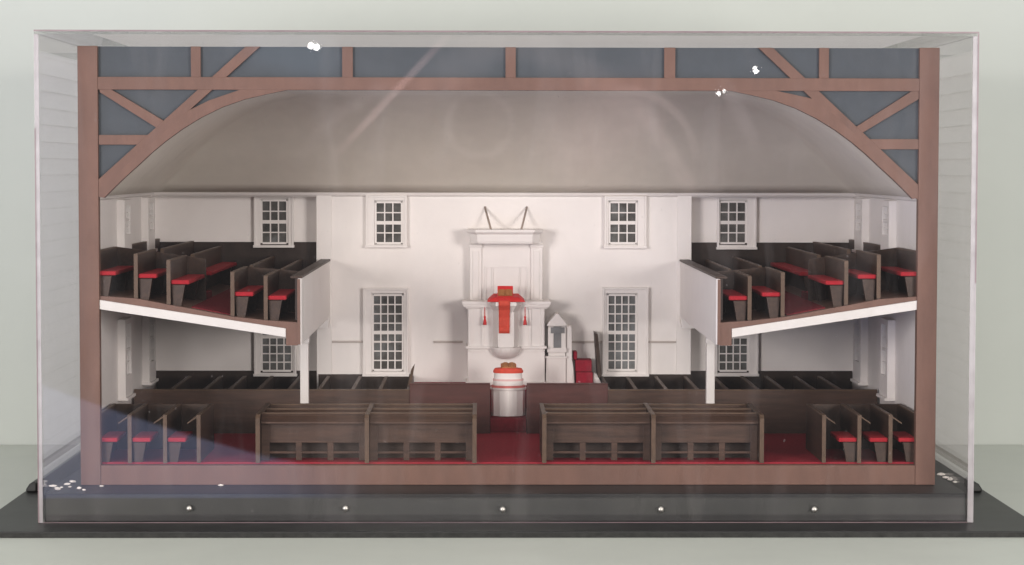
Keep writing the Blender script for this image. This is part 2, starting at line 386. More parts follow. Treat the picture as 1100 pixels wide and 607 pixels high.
# windows: casing > sash, pane, sill
def window_on_rear(cas, gl, cols, rows, Y, depth=6.0):
    cx0, cx1, cz0, cz1 = rect(*cas, Y); gx0, gx1, gz0, gz1 = rect(*gl, Y)
    mb = MB()
    mb.box(cx0, gx0 - 2.6, Y - depth, Y - .05, cz0, cz1); mb.box(gx1 + 2.6, cx1, Y - depth, Y - .05, cz0, cz1)
    mb.box(gx0 - 2.6, gx1 + 2.6, Y - depth, Y - .05, gz1 + 2.6, cz1); mb.box(gx0 - 2.6, gx1 + 2.6, Y - depth, Y - .05, cz0, gz0 - 2.6)
    # raised outer bead
    mb.box(cx0 - 1, cx0 + 1.6, Y - depth - 1.6, Y - .1, cz0 - 1, cz1 + 1); mb.box(cx1 - 1.6, cx1 + 1, Y - depth - 1.6, Y - .1, cz0 - 1, cz1 + 1)
    mb.box(cx0 + 1.7, cx1 - 1.7, Y - depth - 1.5, Y - .1, cz1 - 1.6, cz1 + 1)
    w = build('window', mb, 'trim', church, 0.3)
    build('sill', box(cx0 - 2, cx1 + 2, Y - depth - 3.2, Y - .15, cz0 - 2.2, cz0 + 1.0), 'trim', w, 0.4)
    build('pane', box(gx0 - 1, gx1 + 1, Y - 1.6, Y - .4, gz0 - 1, gz1 + 1), 'glass_dark', w)
    zm = gz0 + (gz1 - gz0) * rows[1] / (rows[0] + rows[1])
    for (a, b_, n, yy) in ((zm, gz1, rows[0], 4.2), (gz0, zm, rows[1], 3.2)):
        mb = MB(); y0, y1 = Y - yy, Y - 1.7
        mb.box(gx0 - 2.5, gx0 + .2, y0 - .6, y1, a, b_); mb.box(gx1 - .2, gx1 + 2.5, y0 - .6, y1, a, b_)
        mb.box(gx0 + .25, gx1 - .25, y0 - .6, y1, b_ - (.9 if b_ > zm + 1 else 2.2), b_ + (1.4 if b_ > zm + 1 else 0)); mb.box(gx0 + .25, gx1 - .25, y0 - .6, y1, a - (1.4 if a < zm - 1 else -.05), a + (1.1 if a < zm - 1 else 2.2))
        for k in range(1, cols):
            x = gx0 + (gx1 - gx0) * k / cols; mb.box(x - .8, x + .8, y0, y1, a + (1.15 if a < zm - 1 else 2.25), b_ - (.95 if b_ > zm + 1 else 2.25))
        for k in range(1, n):
            z = a + (b_ - a) * k / n; mb.box(gx0 + .3, gx1 - .3, y0 + .25, y1, z - .75, z + .75)
        build('sash', mb, 'trim', w)
window_on_rear((394, 210.5, 436.5, 264), (404.5, 217.5, 431, 261), 3, (2, 2), YB)
window_on_rear((650, 211.5, 693, 265), (655.5, 217.5, 682.5, 261), 3, (2, 2), YB)
window_on_rear((391, 310, 438, 402), (401.5, 317, 432, 397), 4, (4, 4), YB)
window_on_rear((648, 309.5, 695, 402), (653.5, 317, 682, 397), 4, (4, 4), YB)
window_on_rear((274, 210, 315, 264), (282, 215.5, 308, 261), 3, (2, 2), YS)
window_on_rear((771, 210.5, 811, 266), (773.5, 217, 800, 261), 3, (2, 2), YS)
window_on_rear((274, 318, 318, 402), (282, 325, 313, 398), 4, (4, 4), YS)
window_on_rear((769, 318, 813, 402), (773, 325, 802, 398), 4, (4, 4), YS)

def window_on_side(sg, y0, y1, z0, z1):
    xi = sg * (WI - .05); xp = sg * (WI - 9)
    w_, gy0, gy1, gz0, gz1 = 9, y0 + 11, y1 - 11, z0 + 26, z1 - 7
    mb = MB()
    mb.box(xi, xp, y0, gy0, z0, z1); mb.box(xi, xp, gy1, y1, z0, z1); mb.box(xi, xp, gy0, gy1, gz1, z1); mb.box(xi, xp, gy0, gy1, z0, gz0)
    w = build('window', mb, 'trim', church, 0.4)
    build('sill', box(xi, sg * (WI - 12), y0 - 2, y1 + 2, z0 - 2, z0 + 1.4), 'trim', w, 0.4)
    build('pane', box(sg * (WI - .6), sg * (WI - 5.6), gy0 - .5, gy1 + .5, gz0 - .5, gz1 + .5), 'glass_dark', w)
    mb = MB(); xa, xb = sg * (WI - 5.7), sg * (WI - 7.2)
    zm = (gz0 + gz1) / 2
    mb.box(xa, sg * (WI - 8.2), gy0 + .05, gy1 - .05, zm - 1.4, zm + 1.4)
    for k in (1, 2):
        y = gy0 + (gy1 - gy0) * k / 3
        mb.box(xa, xb, y - .8, y + .8, gz0 + .05, zm - 1.5); mb.box(xa, xb, y - .8, y + .8, zm + 1.5, gz1 - .05)
    for q in (.25, .75):
        z = gz0 + (gz1 - gz0) * q; mb.box(xa, sg * (WI - 7.0), gy0 + .05, gy1 - .05, z - .7, z + .7)
    build('sash', mb, 'trim', w)
for sg in (-1, 1):
    for y0, y1 in ((178, 231), (362, 417)):
        window_on_side(sg, y0, y1, -104, -38)
        window_on_side(sg, y0, y1, -268, -176)

# front section: terracotta timbers over blue-grey card
def px_poly(pts, Y=0.0): return [P(x, y, Y) for x, y in pts]
FT = 129.0
n = 60; mb = MB(); ring = []
xs = [-(WI - d) for d in ds if d >= 8] + [(WI - d) for d in reversed(ds) if d >= 8]
low = [(x, min(TOP, H[min(ds, key=lambda d: abs(d - (WI - abs(x))))]) + 3) for x in xs]
low = [(max(-441, min(441, x)), z) for x, z in low]
nl = len(low)
vs = [(x, y, z) for y in (4.2, 8.6) for x, z in low] + [(x, y, FT - .4) for y in (4.2, 8.6) for x, z in low]
fs = []
for i in range(nl - 1):
    L0, L1, U0, U1 = i, nl + i, 2 * nl + i, 3 * nl + i
    fs += [(L0, L0 + 1, U0 + 1, U0), (L1, U1, U1 + 1, L1 + 1), (L0, L1, L1 + 1, L0 + 1), (U0, U0 + 1, U1 + 1, U1)]
fs += [(0, 2 * nl, 3 * nl, nl), (nl - 1, 2 * nl - 1, 4 * nl - 1, 3 * nl - 1)]
mb.add(vs, fs)
build('spandrel_panel', mb, 'grey', church)
for sg in (-1, 1):
    build('post', box(sg * 461.2, sg * 439.8, -2.0, 8.9, PZ + .25, FT), 'terracotta', church, 0.5)
zt0, zt1 = P(330, 95.5, 0)[1], P(330, 83, 0)[1]
build('tie_beam', box(-439.9, 439.9, -1.2, 9, zt0 - 1.2, zt1), 'terracotta', church, 0.4)
for x0, x1 in ((205, 215.5), (367.5, 379), (543, 554), (713.5, 725.5), (880, 890.5)):
    a, b_ = P(x0, 65, 0)[0], P(x1, 65, 0)[0]
    build('king_post', box(a, b_, -.3, 4.1, zt1 - .6, FT - .3), 'terracotta', church, 0.3)
ltop = (P(264, 50, 0)[0], FT - .3), (P(279.5, 50, 0)[0], FT - .3)
pl = px_poly([(105.5, 193), (105.5, 207)])
build('rafter', MB().prism([ltop[0], ltop[1], pl[1], pl[0]], -.8, 4.0), 'terracotta', church, 0.3)
rtop = (P(814.5, 50, 0)[0], FT - .3), (P(830, 50, 0)[0], FT - .3)
pr_ = px_poly([(988, 200), (988, 217)])
build('rafter', MB().prism([rtop[0], rtop[1], pr_[0], pr_[1]], -.8, 4.0), 'terracotta', church, 0.3)
build('strut', MB().prism(px_poly([(107, 88.5), (107, 99), (170, 138.5), (178, 131)]), -.45, 4.05), 'terracotta', church, 0.3)
build('strut', MB().prism(px_poly([(987, 93), (987, 106.5), (925, 143.5), (917, 138)]), -.45, 4.05), 'terracotta', church, 0.3)
build('collar', MB().prism(px_poly([(106, 145), (106, 155.5), (150, 155.5), (162, 145)]), -.55, 4.08), 'terracotta', church, 0.3)
build('collar', MB().prism(px_poly([(987, 149.5), (987, 160.5), (942, 160.5), (930, 149.5)]), -.55, 4.08), 'terracotta', church, 0.3)
dd = [d for d in ds if d >= 8]
for sg in (-1, 1):
    lowp = [(sg * (WI - d), H[d] - 2.2) for d in dd if H[d] < TOP - .2] + [(sg * (WI - 214), TOP - 1)]
    if sg < 0: upp = px_poly([(262, 95), (224.5, 108), (204, 118), (150, 165), (105.5, 204)])
    else: upp = px_poly([(826, 96), (845, 100), (872, 106), (890, 118), (935, 160), (987, 206)])
    lowp[0] = (sg * 440.5, lowp[0][1])
    build('arch_rib', MB().prism(lowp + upp, -1.0, 8.95), 'terracotta', church)

# ------------------------------------------------------------------ galleries
DK = [(450, -138.0), (440, -138.5), (400, -141.2), (366, -147.8), (345, -151.5), (300, -160.2), (263, -164.4), (225.5, -167.0)]
def deck_z(ax):
    for (a, za), (b_, zb) in zip(DK, DK[1:]):
        if a >= ax >= b_: return za + (a - ax) * (zb - za) / (a - b_)
    return DK[-1][1]
def sof_z(ax): return -142.6 - (440 - ax) * 0.1535
gal = {}
for sg, side in ((-1, 'left'), (1, 'right')):
    g = empty('gallery', (sg * 340, 237, -165), f'raked {side} gallery with red-brown deck and white parapet on a slim white post', 'gallery', 'side galleries')
    gal[sg] = g
    top = [(sg * a, z) for a, z in DK if a <= 448.5] ; top[0] = (sg * 447.2, DK[0][1])
    bot = [(sg * 447.2, sof_z(447.2) + .2), (sg * 240, sof_z(240) + .2), (sg * 240, -191.5), (sg * 227.6, -191.5), (sg * 227.6, -167)]
    build('deck', MB().prism(top[:-1] + [(sg * 227.6, -166.8)] + bot[::-1][1:], .5, 448), 'terracotta', g)
    car = [(sg * a, deck_z(a) + 1.1) for a in (343, 330, 315, 301)]
    mb = MB().prism(car + [(p[0], p[1] - 1.0) for p in car[::-1]], 14, 448)
    mb.box(sg * 440, sg * 343.2, 144, 199, deck_z(345) - .5, deck_z(400) - 2)
    build('carpet', mb, 'dull_red', g)
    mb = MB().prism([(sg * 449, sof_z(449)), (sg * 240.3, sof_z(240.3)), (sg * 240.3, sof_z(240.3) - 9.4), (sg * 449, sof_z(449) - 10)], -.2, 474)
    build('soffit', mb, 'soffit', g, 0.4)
    p = build('parapet', box(sg * 227.4, sg * 223.4, .8, YB - 2.4, -190.8, -119.5), 'white', g, 0.5)
    build('parapet_edge', box(sg * 227.8, sg * 224.6, -.6, .75, -190.5, -120), 'terracotta', p)
    build('cap_rail', box(sg * 235, sg * 222.6, .5, YB - 2.6, -119.3, -116.8), 'wood', p, 0.5)
    build('lining', box(sg * 230.2, sg * 227.5, 1, YB - 3, -164, -119.4), 'dark_wood', p)
    build('bracket', MB().prism([(sg * 223, -190.8), (sg * 240, -190.8), (sg * 240, -204), (sg * 225, -204)], YB - 22, YB - 2.5), 'white', g, 0.4)
    mb = MB(); x = sg * 231.4
    prof = [(5.6, FZ + .1), (5.6, FZ + 4), (4.7, FZ + 6), (4.7, -201), (5.6, -198.5), (5.6, -191.6)]
    mb.loft([[(x - a, 140 - a, z), (x + a, 140 - a, z), (x + a, 140 + a, z), (x - a, 140 + a, z)] for a, z in prof])
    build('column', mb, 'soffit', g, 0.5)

# gallery pews: one per side and block built, the others copied
def pew_parts(root, X, Y0, Y1, zb, sg, hb, hs_, sw, thick=3.6, drop=3.5, ledge=False, sl=None):
    """sg: +1 seat lies toward +x"""
    b_ = build('backrest', box(X - thick / 2, X + thick / 2, Y0 + .4, Y1, zb - drop, zb + hb), 'wood', root, 0.4)
    build('end_edge', box(X - thick / 2 - .3, X + thick / 2 + .3, Y0 - .4, Y0 + 1.2, zb - .5, zb + hb + .4), 'wood_edge', b_)
    build('top_edge', box(X - thick / 2 - .35, X + thick / 2 + .35, Y0 + 1.3, Y1 - .3, zb + hb - .6, zb + hb + .9), 'wood_edge', b_)
    x0 = X + sg * (thick / 2 + .1)
    build('seat', box(x0, x0 + sg * sw, Y0 + 3, (Y0 + sl if sl else Y1 - 1), zb + hs_ - 5.0, zb + hs_ - 0.4), 'red', root, 1.2)
    build('seat_support', MB().prism([(x0 + sg * .5, zb + hs_ - 5.6), (x0 + sg * (sw - 5), zb + hs_ - 5.6), (x0 + sg * (sw - 9), zb - drop), (x0 + sg * 2, zb - drop)], Y0 + 5, Y0 + 9.5), 'wood', root, 0.3)
    if Y1 - Y0 > 60 and not sl:
        build('seat_support', MB().prism([(x0 + sg * .5, zb + hs_ - 5.6), (x0 + sg * (sw - 5), zb + hs_ - 5.6), (x0 + sg * (sw - 9), zb - drop), (x0 + sg * 2, zb - drop)], Y1 - 20, Y1 - 15.5), 'wood', root, 0.3)
    if ledge:
        xb = X - sg * thick / 2
        build('book_ledge', MB().prism([(xb, zb + hb - .4), (xb - sg * 10.5, zb + hb - 7.6), (xb - sg * 10.5, zb + hb - 9.2), (xb, zb + hb - 2.2)], Y0 + .2, Y1 - .5), 'wood_edge', root, 0.3)
rows = [(-444.8, 'against the side wall'), (401.0, 'second from the side wall'), (366.0, 'just above the aisle'), (297.5, 'just below the aisle'), (261.8, 'nearest the parapet')]
blocks = [(1.5, 139, 'front block of the'), (200, 471.5, 'rear block of the')]
for sg, side in ((-1, 'left'), (1, 'right')):
    for (y0, y1, where) in blocks:
        proto = None
        for k, (ax, txt) in enumerate(rows):
            ax = abs(ax); zb = deck_z(ax) + 1.2
            if sg > 0 and ax < 440: ax -= 2.5
            label = f'red-seated pew {txt} in the {where} {side} gallery'
            if proto is None:
                proto = empty('gallery_pew', (sg * ax, y0, zb), label, 'pew', 'gallery pews')
                pew_parts(proto, sg * ax, y0, y1, zb, -sg, 46 if y0 < 100 else 44.5, 25.5, 20)
            else:
                copy_thing(proto, (sg * ax, y0, zb), label)
    # end partitions of the front block
    for a0, a1, txt in ((446, 343, 'upper'), (296, 231, 'lower')):
        mb = MB().prism([(sg * a0, deck_z(a0) + .5), (sg * a1, deck_z(a1) + .5), (sg * a1, deck_z(a1) + 48), (sg * a0, deck_z(a0) + 48)], 139.8, 143)
        tag(build('pew_partition', mb, 'wood', None, 0.3), f'brown sloping-topped partition closing the {txt} front pews of the {side} gallery', 'partition', 'gallery pew partitions')
        

# ------------------------------------------------------------------ lower side pews, front
for sg, side, xsb in ((-1, 'left', (444.5, 409.3, 371.2, 335.0)), (1, 'right', (444.5, 413.5, 379.7, 341.3))):
    txts = ('against the white side wall', 'second from the side wall', 'third from the side wall')
    proto = None
    for k in range(3):
        lab = f'short red-seated pew {txts[k]} at the front {side}'
        X = sg * xsb[k]
        if k == 0:
            r = empty('side_pew', (X, 4, FZ), lab, 'pew', 'short side pews'); pew_parts(r, X, 4, 122, FZ + .05, -sg, 51, 27, 19.5, drop=0, sl=64)
        elif k == 1:
            proto = empty('side_pew', (X, 4, FZ), lab, 'pew', 'short side pews'); pew_parts(proto, X, 4, 122, FZ + .05, -sg, 51, 27, 20, drop=0, ledge=True, sl=64)
        else:
            copy_thing(proto, (X, 4, FZ), lab)
    X = sg * xsb[3]
    r = empty('pew_front', (X, 4, FZ), f'brown board with sloping book ledge closing the front {side} side pews', 'pew front')
    b_ = build('panel', box(X - 1.8, X + 1.8, 4.2, 122, FZ + .05, FZ + 51), 'wood', r, 0.4)
    build('end_edge', box(X - 2.1, X + 2.1, 3.6, 5, FZ + .1, FZ + 51.4), 'wood_edge', b_)
    build('top_edge', box(X - 2.15, X + 2.15, 5.1, 121.7, FZ + 50.4, FZ + 51.9), 'wood_edge', b_)
    xb = X + sg * 1.8
    build('book_ledge', MB().prism([(xb, FZ + 50.6), (xb + sg * 10.5, FZ + 43.4), (xb + sg * 10.5, FZ + 41.8), (xb, FZ + 48.8)], 4.2, 121.5), 'wood_edge', r, 0.3)
    mb = box(sg * (xsb[3] - 2), sg * 446, 122.6, 126, FZ + .05, FZ + 51.2)
    r = tag(build('pew_partition', mb, 'wood', None, 0.4), f'brown rear partition across the front {side} side pews', 'partition')

# ------------------------------------------------------------------ long centre pews
def long_pew(xe, label):
    x0, xm, x1 = xe
    r = empty('box_pew', (xm, 65, FZ), label, 'pew', 'long centre pews')
    for k, x in enumerate(xe):
        prof = [(1.5, FZ + .05), (1.5, FZ + 48.5), (5, FZ + 51.3), (124, FZ + 51.3), (127, FZ + 48), (127, FZ + .05)]
        e = build('end_panel', MB().prism(prof, x - 1.9, x + 1.9, 'x'), 'wood', r, 0.4)
        build('end_edge', MB().box(x - 2.3, x + 2.3, .6, 2.3, FZ + .1, FZ + 48.6).box(x - 2.3, x + 2.3, 5, 124, FZ + 51.1, FZ + 52.4).prism([(.6, FZ + 48.7), (2.3, FZ + 48.7), (6, FZ + 51.05), (5, FZ + 52.4)], x - 2.3, x + 2.3, 'x'), 'wood_edge', e)
    for a, b_ in ((x0, xm), (xm, x1)):
        a += 2; b_ -= 2
        w = b_ - a
        # back facing the viewer: frame with three low openings
        mb = MB(); ya, yb = 24, 27.5
        zo0, zo1 = FZ + 10, FZ + 19.3
        mb.box(a, b_, ya, yb, zo1, FZ + 50)
        mb.box(a, b_, ya, yb, FZ + 7.4, zo0)
        st = [a, a + w * .285, a + w * .62, b_ - 6]
        mb.box(a, a + 8.5, ya - .6, yb, FZ + .05, FZ + 40)
        mb.box(a + w * .327, a + w * .327 + 6.5, ya - .5, yb, FZ + .05, zo1 + .3)
        mb.box(a + w * .63, a + w * .63 + 6.5, ya - .5, yb, FZ + .05, zo1 + .3)
        mb.box(b_ - 7.5, b_, ya - .6, yb, FZ + .05, FZ + 40)
        build('back_panel', mb, 'wood_x', r, 0.3)
        build('book_ledge', MB().prism([(11.5, FZ + 43.4), (11.5, FZ + 41.4), (26.8, FZ + 48.8), (26.8, FZ + 50.8)], a + .3, b_ - .3, 'x'), 'wood_x', r, 0.3)
        build('top_rail', box(a + .2, b_ - .2, 26.9, 30.2, FZ + 49.6, FZ + 52), 'wood_edge', r, 0.3)
        build('kick_board', box(a + .5, b_ - .5, 46, 48.5, FZ + .05, FZ + 30), 'dark_wood', r)
        build('seat', box(a + .4, b_ - .4, 28, 46, FZ + 22, FZ + 27), 'crimson', r, 0.8)
        for yy, nm in ((76, 'middle_back'), (122, 'front_board')):
            q = build(nm, box(a + .2, b_ - .2, yy, yy + 3, FZ + .05, FZ + 49.5), 'wood_x', r)
            build('top_rail', box(a + .2, b_ - .2, yy - .8, yy + 3.6, FZ + 49.6, FZ + 51.6), 'wood_edge', q, 0.3)
        build('book_ledge', MB().prism([(62, FZ + 43.4), (62, FZ + 41.6), (75.9, FZ + 48.2), (75.9, FZ + 50)], a + .3, b_ - .3, 'x'), 'wood_x', r, 0.3)
        build('seat', box(a + .4, b_ - .4, 79.2, 97, FZ + 22, FZ + 27), 'crimson', r, 0.8)
    return r
long_pew((-271.0, -153.4, -37.2), 'long brown two-bay pew in front of the altar, beside the left side pews')
long_pew((38.2, 156.2, 273.5), 'long brown two-bay pew in front of the stair gate, beside the right side pews')

# ------------------------------------------------------------------ lower rear pew blocks
for sg, side, xr in ((-1, 'left', (-402, -362, -332, -297.5, -261, -225, -184.5, -151.5)), (1, 'right', (402, 371, 334, 303, 266, 230, 192.5, 156))):
    words = ('first from the side wall', 'second from the side wall', 'third from the side wall', 'fourth from the side wall', 'fifth from the side wall', 'sixth from the side wall', 'seventh from the side wall', 'eighth and nearest the altar')
    proto = None
    for k, x in enumerate(xr):
        lab = f'dark low pew, {words[k]}, in the rear {side} block'
        if proto is None:
            proto = empty('low_pew', (x, 276, FZ), lab, 'pew', 'low rear pews')
            b_ = build('backrest', box(x - 1.7, x + 1.7, 276, 446, FZ + .05, FZ + 51.5), 'dark_wood', proto)
            build('top_edge', box(x - 2.1, x + 2.1, 276, 446, FZ + 51.55, FZ + 53), 'wood_edge', b_)
            x2 = x - sg * 1.8
            build('seat', box(x2, x2 - sg * 15, 277, 444, FZ + 20, FZ + 25), 'crimson', proto)
        else:
            copy_thing(proto, (x, 276, FZ), lab)
    r = empty('pew_partition', (sg * 280, 272, FZ), f'long plain brown front board of the rear {side} pew block', 'partition')
    xi = 116.5 if sg < 0 else 122
    build('panel', box(sg * xi, sg * 446, 271, 274.5, FZ + .05, FZ + 51.2), 'wood_x', r)
    build('top_edge', box(sg * xi, sg * 446, 270.4, 275.2, FZ + 51.3, FZ + 53.1), 'wood_edge', r, 0.3)
    build('end_panel', box(sg * xi, sg * (xi + 3.2), 275.3, 446, FZ + .05, FZ + 53), 'wood', r, 0.3)
# pew doors standing open at the inner ends
mb = MB().prism([(-117, -271), (-121.5, -271), (-116, -247), (-111.5, -240)], 330, 334)
r = tag(build('pew_door', mb, 'wood_edge', None, 0.3), 'small slanted brown pew door standing open by the tall window left of the altar', 'pew door')
a, b_, c, d = P(638.3, 356.5, 425), P(641.5, 358, 425), P(645.5, 404, 425), P(641.5, 404, 425)
r = tag(build('pew_door', MB().prism([a, b_, c, d], 405, 446), 'wood', None, 0.3), 'tall narrow brown board leaning beside the red steps and window', 'pew door')

# ------------------------------------------------------------------ chancel
PLZ = -274.0
ch = empty('chancel_platform', (0, 340, FZ), 'raised chancel platform fronted by plain red-brown mahogany panels', 'platform')
for x0, x1 in ((-116.2, -19.5), (24.3, 121.8)):
    p = build('front_panel', box(x0, x1, 269.5, 273.5, FZ + .05, -260), 'mahogany', ch, 0.4)
    build('top_edge', box(x0, x1, 268.8, 275, -259.9, -258.4), 'mahogany', p, 0.3)
build('side_panel', box(-22.9, -19.6, 273.6, 352, FZ + .05, -297), 'mahogany', ch)
build('side_panel', box(24.4, 27.6, 273.6, 352, FZ + .05, -297), 'mahogany', ch)
build('platform_top', MB().box(-116, -23, 273.7, 447, FZ + .1, PLZ).box(27.7, 121.5, 273.7, 447, FZ + .1, PLZ).box(-22.9, 27.6, 352.2, 447, FZ + .1, PLZ), 'carpet', ch)
build('step', box(-19.4, 24.2, 284, 352, FZ + .1, -302.4), 'dull_red', ch, 0.6)

# ------------------------------------------------------------------ pulpit
pu = empty('pulpit', (0, 415, PLZ), 'tall white panelled pulpit with projecting rounded tub and pilastered back board', 'pulpit')
YP = 405.0
def zp(y, Y=YP): return P(545, y, Y)[1]
def octo(cx, cy, r, z, ry=None):     # half octagon bulging toward the viewer
    ry = r if ry is None else ry
    pts = [(cx - r, cy + 2), (cx - r, cy), (cx - r * .55, cy - ry), (cx + r * .55, cy - ry), (cx + r, cy), (cx + r, cy + 2)]
    return [(x, y, z) for x, y in pts]
bx0, bx1 = P(502.4, 360, YP)[0], P(585.2, 360, YP)[0]
b_ = build('body', box(bx0, bx1, YP, YB - .3, PLZ + .2, zp(331)), 'trim', pu, 0.5)
mb = MB()
for x0, x1 in ((bx0 + .8, bx0 + 5.5), (bx0 + 17, bx0 + 20), (bx1 - 20, bx1 - 17), (bx1 - 5.5, bx1 - .8)):
    mb.box(x0, x1, YP - 1.8, YP - .05, zp(371.5), zp(332))
mb.box(bx0 + 2, bx0 + 24, YP - 1.2, YP - .05, zp(378), zp(375.5)); mb.box(bx1 - 24, bx1 - 2, YP - 1.2, YP - .05, zp(378), zp(375.5))
build('panelling', mb, 'trim', b_, 0.3)
cx0, cx1 = P(496.5, 330, YP)[0], P(591.5, 330, YP)[0]
mb = MB()
for k, (o, z0, z1) in enumerate(((0, 327.0, 323.5), (-1.5, 329.6, 327.0), (-4, 331.4, 329.6))):
    mb.box(cx0 - o, cx1 + o, YP - 8 - o * 1.2 - .0, YB - .4, zp(z0) + .03, zp(z1))
build('shelf', mb, 'trim', pu, 0.4)
build('belt_moulding', box(bx0 - 2.5, bx1 + 2.5, YP - 4, YB - .35, zp(374.6), zp(371.8)), 'trim', pu, 0.6)
build('foot_moulding', box(bx0 - 2.5, bx1 + 4, YP - 4.5, YB - .35, PLZ + .15, PLZ + 4.5), 'trim', pu, 0.6)
tx = 0.5 * (P(530, 350, YP - 20)[0] + P(557, 350, YP - 20)[0])
tub = MB().loft([octo(tx, YP, 16.2, zp(372), 22), octo(tx, YP, 16.2, zp(334), 22), octo(tx, YP, 17.5, zp(332.5), 23.5), octo(tx, YP, 22, zp(328), 28), octo(tx, YP, 23.5, zp(327.4), 29.5), octo(tx, YP, 23.5, zp(323.2), 29.5)])
t_ = build('tub', tub, 'trim', pu, 0.4)
ribs = MB()
for fx in (-.55, .55):
    ribs.box(tx + fx * 16.2 - 1, tx + fx * 16.2 + 1, YP - 22.8, YP - 21, zp(371), zp(334))
build('tub_ribs', ribs, 'trim', t_)
rings = []
for k in range(9):
    a = k / 8 * math.pi / 2
    rr = 17.5 * math.cos(a) + 2.0; z = zp(372.2) - 15.5 * math.sin(a)
    rings.append([(tx + rr * math.cos(t * math.pi / 12 + math.pi), YP + .5 + rr * 1.25 * math.sin(t * math.pi / 12 + math.pi), z) for t in range(13)] + [(tx + rr, YP + 3, z), (tx - rr, YP + 3, z)])
build('bowl', MB().loft(rings), 'trim', pu, smooth=False)
# back board
YK = 436.0
kx0, kx1 = P(504.5, 300, YK)[0], P(583, 300, YK)[0]
zk0, zk1 = P(545, 324, YK)[1], P(545, 259, YK)[1]
k_ = build('back_board', box(kx0, kx1, YK, YB - .3, zk0, zk1), 'trim', pu, 0.4)
mb = MB()
for x0, x1 in ((kx0 + .5, kx0 + 15), (kx1 - 15, kx1 - .5)):
    mb.box(x0, x1, YK - 3.2, YK - .05, zk0 + 1, zk1 - 4); mb.box(x0 - 1, x1 + 1, YK - 4.6, YK - .1, zk1 - 8, zk1 - 4.2); mb.box(x0 + 3.5, x1 - 3.5, YK - 4.4, YK - 3.25, zk0 + 4, zk1 - 12)
build('pilasters', mb, 'trim', k_, 0.3)
mb = MB(); xa, xb = kx0 + 19, kx1 - 19
for x0, x1, z0, z1 in ((xa, xb, zk1 - 34, zk1 - 31.5), (xa, xa + 2.2, zk0 + 2, zk1 - 34.1), (xb - 2.2, xb, zk0 + 2, zk1 - 34.1), (xa + 9, xa + 11, zk0 + 2, zk1 - 34.1), (xb - 11, xb - 9, zk0 + 2, zk1 - 34.1)):
    mb.box(x0, x1, YK - 1.5, YK - .05, z0, z1)
build('panel_beads', mb, 'trim', k_, 0.2)
# sounding board
sb = empty('sounding_board', (0, 425, -100), 'white sounding board above the pulpit, stayed to the wall by two thin rods', 'canopy')
YC = 398.0
qx0, qx1 = P(501.5, 250, YC)[0], P(583.5, 250, YC)[0]
def can(o, y, z): return [(qx0 + o, YB - .4, z), (qx0 + o, YC + 14, z), (qx0 + 11 + o * .6, YC + o, z), (qx1 - 11 - o * .6, YC + o, z), (qx1 - o, YC + 14, z), (qx1 - o, YB - .4, z)]
zc = lambda y: P(545, y, YC)[1]
build('canopy', MB().loft([can(5, 0, zc(262)), can(4, 0, zc(259.5)), can(3.2, 0, zc(252)), can(1.2, 0, zc(250.6)), can(0, 0, zc(249.6)), can(0, 0, zc(246.8))]), 'trim', sb, 0.3)
for xa_, xb_ in (((527.5, 246), (520.8, 222.5)), ((560, 246), (566, 222.5))):
    a = P(*xa_, YC + 12); b2 = P(*xb_, YB - 1)
    build('stay_rod', MB().tube((a[0], YC + 12, a[1] - 1), (b2[0], YB - .5, b2[1]), 1.3), 'rod', sb, smooth=True)

# pulpit cloth, tassels, book
YT = YP - 29.5
def cloth_sheet():
    mb = MB()
    x0, x1 = P(523.5, 320, YT)[0], P(564, 320, YT)[0]
    zt = zp(323.2) + .3; zz = P(545, 317.5, YT + 8)[1]
    # cushion: tapered
    mb.loft([[(x0, YT - .6, zt), (x1, YT - .6, zt), (x1, YP + 4, zt), (x0, YP + 4, zt)],
             [(x0 + .3, YT - .8, zt + 1.6), (x1 - .3, YT - .8, zt + 1.6), (x1 - .3, YP + 4, zt + 2), (x0 + .3, YP + 4, zt + 2)],
             [(x0 + 8, YT + 4, zt + 5.5), (x1 - 8, YT + 4, zt + 5.5), (x1 - 8, YP + 2, zt + 9), (x0 + 8, YP + 2, zt + 9)]])
    return mb, zt
mb, ztc = cloth_sheet()
pc = build('pulpit_cloth', mb, 'cloth', None, 0.5)
tag(pc, 'bright red cushion and hanging fall draped over the front of the white pulpit', 'cloth')
f0, f1 = P(535.5, 340, YT)[0], P(548, 340, YT)[0]
mb = MB(); zs = [ztc + 2, ztc - 6, ztc - 10, zp(340), zp(349), P(545, 358.5, YT)[1]]
prev = None
for k, z in enumerate(zs):
    w = 0.6 * k / 5
    yy = YT - 1.2 - (0.4 if k < 2 else 0) + (6.6 if k > 2 else (3 if k == 2 else 0))
    ring = [(f0 + w + (f1 - f0 - 2 * w) * t / 6, yy + .5 * math.sin(t * 2.1 + k), z) for t in range(7)]
    ring2 = [(x, y + .7, zz) for x, y, zz in ring][::-1]
    if prev: mb.loft([prev, ring + ring2], cap=(k in (1, 5)))
    prev = ring + ring2
build('fall', mb, 'orange', pc, smooth=True)
for px in (520.8, 564.3):
    x, z0 = P(px, 331, YT + 4); z1 = P(px, 350, YT + 4)[1]
    yy = YP - 10
    mb = MB().loft([[(x + rr * math.cos(t * math.pi / 4), yy + rr * math.sin(t * math.pi / 4), z) for t in range(8)] for z, rr in ((z0, .5), (z1 + 12, .6), (z1 + 10, 1.5), (z1 + 7.5, 1.1), (z1 + 6, 1.8), (z1, 2.6))])
    build('tassel', mb, 'cloth', pc, smooth=True)
